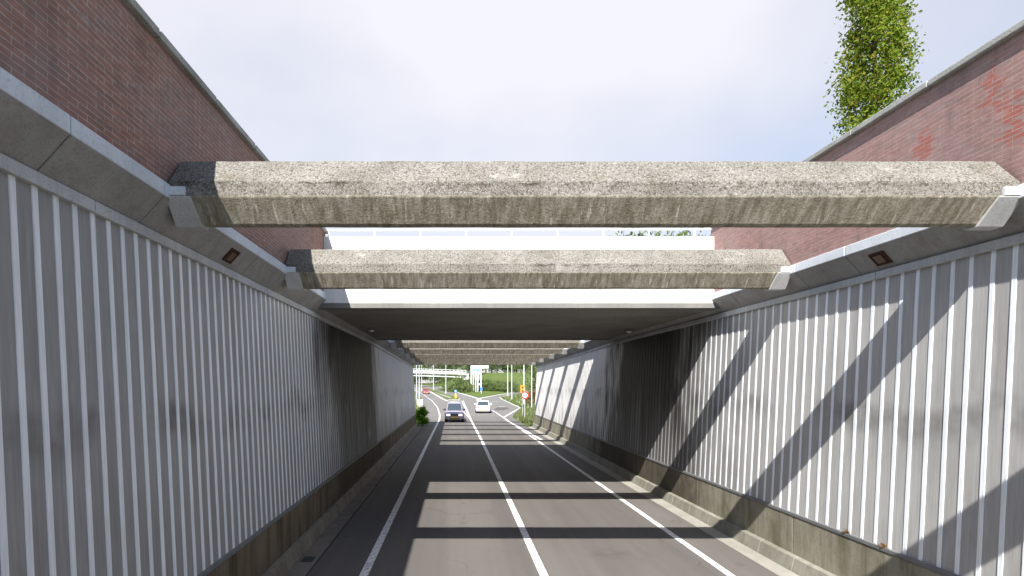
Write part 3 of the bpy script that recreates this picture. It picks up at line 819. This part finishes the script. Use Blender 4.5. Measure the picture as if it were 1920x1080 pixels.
for k in range(24):
    x = A+(Bx-A)*k/23; g = -.9*(k/23)**2; zt = CAMZ+(VPY-693.5)*s+g
    MB().box(x-.06, x+.06, fy+.06, fy+.17, zt-.02, zt+.56).build('rail_post', 'white_metal', fl)
rr = [[(r[0][0], fy+1.0, r[0][2]-1.3), (r[0][0], fy+1.0, r[0][2]-1.0), (r[0][0], fy+1.3, r[0][2]-1.0), (r[0][0], fy+1.3, r[0][2]-1.3)] for r in rings]
MB().loft(rr).build('service_pipe', 'white_metal', fl)
a0, a1 = (862-VPX)*s, (879-VPX)*s
MB().loft([[(a0, fy+.8, CAMZ+(VPY-704)*s-.2), (a1, fy+.8, CAMZ+(VPY-703)*s-.2), (a1, fy+.8, CAMZ+(VPY-701)*s), (a0-1.5, fy+.8, CAMZ+(VPY-701.4)*s)],
           [(a0, fy+8, CAMZ+(VPY-704)*s-.2), (a1, fy+8, CAMZ+(VPY-703)*s-.2), (a1, fy+8, CAMZ+(VPY-701)*s), (a0-1.5, fy+8, CAMZ+(VPY-701.4)*s)]]).build('abutment', 'slab_white', fl)
m = MB(); m.add([(a0+1, fy+1, 1.5), (a1, fy+1, 1.5), (a1, fy+8, 1.5), (a0+1, fy+8, 1.5), (a0+1, fy+1, CAMZ+(VPY-704.3)*s), (a1, fy+1, CAMZ+(VPY-704.3)*s), (a1, fy+8, CAMZ+(VPY-704.3)*s), (a0+1, fy+8, CAMZ+(VPY-704.3)*s)],
      [(0,3,2,1),(4,5,6,7),(0,1,5,4),(1,2,6,5),(2,3,7,6),(3,0,4,7)]); m.build('abutment_wall', 'haunch', fl)
for px in (722, 770): MB().box((px-VPX)*s-.5, (px-VPX)*s+.5, fy+3, fy+6, prof(fy)-.3, CAMZ+(VPY-700.3)*s).build('pier', 'haunch', fl)

# ------------------------------------------------------------------ cars (front at +y, origin on the ground under the middle)
def car(name, label, loc, yaw, W, L, Ht, pnt, style):
    o = thing(name, label, 'car', (0, 0, 0))
    w = W/2
    suv = style == 'suv'
    belt = Ht*(.57 if suv else .60); zb = .30 if suv else .2
    hood = belt-.02; nose = Ht*(.50 if suv else .44); tailz = belt-.0 if suv else belt-.02
    y0, y1 = -L/2, L/2
    #        y      halfwidth  zbottom  zshoulder  zdeck
    if suv:  st = [(y0, .86, zb+.12, belt-.15, belt-.06), (y0+.12, .96, zb, belt-.06, belt), (y0+.9, 1, zb-.02, belt-.06, belt), (0, 1, zb-.02, belt-.06, belt),
                   (y1-1.25, 1, zb-.02, belt-.07, belt+.01), (y1-.5, .98, zb, nose+.06, nose+.15), (y1-.12, .93, zb, nose-.05, nose+.03), (y1, .84, zb+.1, nose-.16, nose-.08)]
    else:    st = [(y0, .84, zb+.16, tailz-.15, tailz-.05), (y0+.1, .94, zb+.02, tailz-.06, tailz+.01), (y0+.75, .99, zb, belt-.06, belt+.02), (0, 1, zb, belt-.07, belt),
                   (y1-1.3, 1, zb, belt-.09, belt-.01), (y1-.5, .96, zb, nose+.02, nose+.1), (y1-.1, .88, zb+.02, nose-.1, nose-.02), (y1, .78, zb+.1, nose-.2, nose-.12)]
    rings = []
    for y, k, a, b, c in st:
        h = w*k; rings.append([(-h*.9,y,a),(-h,y,a+.12),(-h*1.0,y,(a+b)*.52),(-h*.965,y,b),(-h*.86,y,c),(0,y,c+.025),(h*.86,y,c),(h*.965,y,b),(h,y,(a+b)*.52),(h,y,a+.12),(h*.9,y,a)])
    MB().loft(rings).build('body', pnt, o, smooth=True, bevel=.02)
    # cabin
    if suv: ry0, ry1, by0, by1 = y0+.35, y1-2.0, y0+.06, y1-1.22
    else:   ry0, ry1, by0, by1 = y0+1.05, y1-2.05, y0+.42, y1-1.3
    bw, rw = w*.90, w*.72
    zc = belt-.03
    rr = [[(-bw,by0,zc),(bw,by0,zc),(bw,by1,zc),(-bw,by1,zc)],
          [(-rw*1.03,ry0-.04,Ht-.10),(rw*1.03,ry0-.04,Ht-.10),(rw*1.03,ry1+.06,Ht-.10),(-rw*1.03,ry1+.06,Ht-.10)],
          [(-rw*.9,ry0+.06,Ht),(rw*.9,ry0+.06,Ht),(rw*.9,ry1-.05,Ht),(-rw*.9,ry1-.05,Ht)]]
    MB().loft(rr).build('cabin', pnt, o, smooth=True, bevel=.035)
    A, Bq = rr[0], rr[1]
    def pane(nm, p0, p1, q1, q0, m0=.08, m1=.10, mz0=.10, mz1=.06):
        p0, p1, q0, q1 = map(V, (p0, p1, q0, q1))
        def P(u, v): return (p0+(p1-p0)*u)*(1-v)+(q0+(q1-q0)*u)*v
        c = [P(m0, mz0), P(1-m1, mz0), P(1-m1, 1-mz1), P(m0, 1-mz1)]
        n = (c[1]-c[0]).cross(c[3]-c[0]).normalized()
        mid = sum(c, V())/4
        if n.dot(mid-V((0, (by0+by1)/2, zc))) < 0: n = -n
        return MB().add([x-n*.01 for x in c]+[x+n*.006 for x in c], [(0,3,2,1),(4,5,6,7),(0,1,5,4),(1,2,6,5),(2,3,7,6),(3,0,4,7)]).build(nm, 'glass', o)
    pane('windscreen', A[3], A[2], Bq[2], Bq[3], .05, .05, .06, .04)
    pane('rear_window', A[0], A[1], Bq[1], Bq[0], .08, .08, .14 if suv else .08, .05)
    for s_, i, j in ((1, 1, 2), (-1, 0, 3)):
        mid = (A[i][1]+A[j][1])/2+.05
        f = lambda a, b, u: tuple(a[k]+(b[k]-a[k])*u for k in range(3))
        pane('side_window', f(A[i],A[j],.06), f(A[i],A[j],.48), f(Bq[i],Bq[j],.50), f(Bq[i],Bq[j],.04), .05, .03, .1, .06)
        pane('side_window', f(A[i],A[j],.5), f(A[i],A[j],.93), f(Bq[i],Bq[j],.96), f(Bq[i],Bq[j],.52), .03, .05, .1, .06)
        mp = MB().loft([[(s_*(bw+.02), by1-.28+a, zc+.04+b) for a, b in ((-.05,0),(.07,.0),(.07,.15),(-.05,.17))], [(s_*(w+.17), by1-.33+a, zc+.05+b) for a, b in ((-.03,0),(.06,.01),(.06,.13),(-.03,.15))]])
        mp.build('wing_mirror', 'trim_black' if suv else pnt, o, bevel=.015)
    # wheels
    r = .36 if suv else .31
    for yy in (y0+.78, y1-.80):
        for s_ in (-1, 1):
            MB().disc((s_*(w-.10), yy, r+.06), r+.075, (1,0,0), .205, 24).build('wheel_arch', 'trim_black', o)
            wh = MB().disc((s_*(w-.09), yy, r), r, (1,0,0), .21, 24).build('wheel', 'tyre', o, bevel=.02)
            MB().disc((s_*(w+.013), yy, r), r*.62, (1,0,0), .03, 16).build('rim', 'rim', wh, bevel=.008)
    # front
    fz = nose
    yl = y1-.035
    for s_ in (-1, 1):
        hz = fz if suv else fz-.05
        xa_, xb_ = sorted((s_*w*.44, s_*w*.83))
        MB().box(xa_, xb_, y1-.2, y1+.022, hz-.26, hz-.10).build('headlight', 'headlamp', o, bevel=.03)
        MB().box(s_*w*.64-.07, s_*w*.64+.07, y0-.012, y0+.15, (belt-.42) if suv else belt-.30, (belt-.05) if suv else belt-.08).build('tail_light', 'red_lens', o, bevel=.02)
    MB().box(-w*.40, w*.40, y1-.1, y1+.02, hz-.25, hz-.11).build('grille', 'trim_black', o, bevel=.01)
    bm_ = MB().loft([[(-w*.99, y1-.32, zb+.0), (-w*.99, y1-.32, zb+.27), (-w*.99, y1-.28, zb+.27), (-w*.99, y1-.28, zb)],
               [(-w*.86, y1-.1, zb), (-w*.86, y1-.1, zb+.27), (-w*.8, y1+.05, zb+.25), (-w*.8, y1+.05, zb+.02)],
               [(w*.86, y1-.1, zb), (w*.86, y1-.1, zb+.27), (w*.8, y1+.05, zb+.25), (w*.8, y1+.05, zb+.02)],
               [(w*.99, y1-.32, zb), (w*.99, y1-.32, zb+.27), (w*.99, y1-.28, zb+.27), (w*.99, y1-.28, zb)]])
    bm_.build('bumper', 'bumper_grey' if suv else pnt, o, bevel=.02)
    MB().box(-w*.92, w*.92, y0-.06, y0+.12, zb+.0, zb+.26).build('bumper', 'bumper_grey', o, bevel=.03)
    MB().box(-w*.8, w*.8, y0-.03, y0+.2, zb-.06, zb-.005).build('lower_valance', 'trim_black', o, bevel=.01)
    MB().box(-.26, .26, y1+.052, y1+.062, zb+.09, zb+.20).build('number_plate', 'plate', o)
    MB().box(-.26, .26, y0-.074, y0-.063, zb+.1, zb+.21).build('number_plate', 'plate', o)
    if suv:
        MB().box(-w*.5, w*.5, y1-.05, y1+.056, zb+.03, zb+.085).build('lower_grille', 'trim_black', o)
        for s_ in (-1, 1): MB().tube((s_*rw*.8, ry0+.25, Ht+.04), (s_*rw*.8, ry1-.3, Ht+.04), .018).build('roof_rail', 'trim_black', o)
    o.location = loc; o.rotation_euler.z = yaw
    return o
p = gp(852, 792.5)
car('car', 'mauve grey off-road car coming towards the underpass with lights on', (p.x, p.y+2.0, .004), R(180), 1.62, 4.1, 1.68, 'suv_paint', 'suv')
p = gp(905.2, 775)
car('car', 'white saloon car driving away in the right lane', (p.x+.15, p.y+2.2, .004), R(-3), 1.74, 4.3, 1.42, 'white_paint', 'saloon')
p = gp(799.2, 738.8)
car('car', 'small red car far off on the left bend', (p.x-.2, p.y+1.8, prof(p.y+1.8)+.02), R(188), 1.74, 3.9, 1.45, 'red_paint', 'saloon')

# ------------------------------------------------------------------ sky, sun, camera
to_sun = V((-.31, -1.04, 1.0)).normalized()
elev = math.asin(to_sun.z)
W = bpy.data.worlds.new('World'); S.world = W; W.use_nodes = True
nt = W.node_tree; nt.nodes.clear()
out = nt.nodes.new('ShaderNodeOutputWorld'); bg = nt.nodes.new('ShaderNodeBackground')
sky = nt.nodes.new('ShaderNodeTexSky'); sky.sky_type = 'NISHITA'; sky.sun_disc = False
sky.sun_elevation = elev; sky.sun_rotation = math.atan2(to_sun.x, to_sun.y)
sky.air_density = 1.0; sky.dust_density = .7; sky.ozone_density = 1.0
tc = nt.nodes.new('ShaderNodeTexCoord')
sp = nt.nodes.new('ShaderNodeSeparateXYZ'); nt.links.new(tc.outputs['Generated'], sp.inputs[0])
mp = nt.nodes.new('ShaderNodeMapping'); nt.links.new(tc.outputs['Generated'], mp.inputs[0]); mp.inputs['Scale'].default_value = (1.0, 1.0, 1.6); mp.inputs['Location'].default_value = (.35, .1, .2)
nz = nt.nodes.new('ShaderNodeTexNoise'); nt.links.new(mp.outputs[0], nz.inputs['Vector']); nz.inputs['Scale'].default_value = 1.5; nz.inputs['Detail'].default_value = 5; nz.inputs['Roughness'].default_value = .45
r1 = nt.nodes.new('ShaderNodeMapRange'); nt.links.new(nz.outputs[0], r1.inputs[0]); r1.inputs[1].default_value = .32; r1.inputs[2].default_value = .66; r1.inputs[3].default_value = .45; r1.inputs[4].default_value = .95
r2 = nt.nodes.new('ShaderNodeMapRange'); nt.links.new(sp.outputs[2], r2.inputs[0]); r2.inputs[1].default_value = .25; r2.inputs[2].default_value = .6; r2.inputs[3].default_value = -.1; r2.inputs[4].default_value = .25
ad = nt.nodes.new('ShaderNodeMath'); ad.operation = 'ADD'; ad.use_clamp = True; nt.links.new(r1.outputs[0], ad.inputs[0]); nt.links.new(r2.outputs[0], ad.inputs[1])
mx = nt.nodes.new('ShaderNodeMix'); mx.data_type = 'RGBA'; r3 = nt.nodes.new('ShaderNodeMapRange'); nt.links.new(sp.outputs[1], r3.inputs[0]); r3.inputs[1].default_value = .0; r3.inputs[2].default_value = .62; r3.inputs[3].default_value = .0; r3.inputs[4].default_value = 1
ml = nt.nodes.new('ShaderNodeMath'); ml.operation = 'MULTIPLY'; nt.links.new(ad.outputs[0], ml.inputs[0]); nt.links.new(r3.outputs[0], ml.inputs[1])
nt.links.new(ml.outputs[0], mx.inputs[0]); nt.links.new(sky.outputs[0], mx.inputs[6]); mx.inputs[7].default_value = (4.75, 4.75, 5.15, 1)
nt.links.new(mx.outputs[2], bg.inputs[0]); bg.inputs[1].default_value = .088
nt.links.new(bg.outputs[0], out.inputs[0])
L = bpy.data.lights.new('sun', 'SUN'); L.energy = 5.0; L.angle = R(.5); L.color = (1, .965, .915)
so = bpy.data.objects.new('sun', L); COL.objects.link(so); so.rotation_euler = to_sun.to_track_quat('Z', 'Y').to_euler(); so.location = to_sun*60

cam = bpy.data.cameras.new('camera'); co = bpy.data.objects.new('camera', cam); COL.objects.link(co)
co.location = (0, 0, CAMZ); co.rotation_euler = (R(90), 0, 0)
cam.sensor_width = 36; cam.lens = 36*F/1920; cam.shift_x = (960-VPX)/1920; cam.shift_y = (VPY-540)/1920
cam.clip_start = .05; cam.clip_end = 5000
S.camera = co
S.view_settings.view_transform = 'Standard'; S.view_settings.look = 'None'; S.view_settings.gamma = 1
S.view_settings.exposure = 1.13
S.cycles.max_bounces = 8
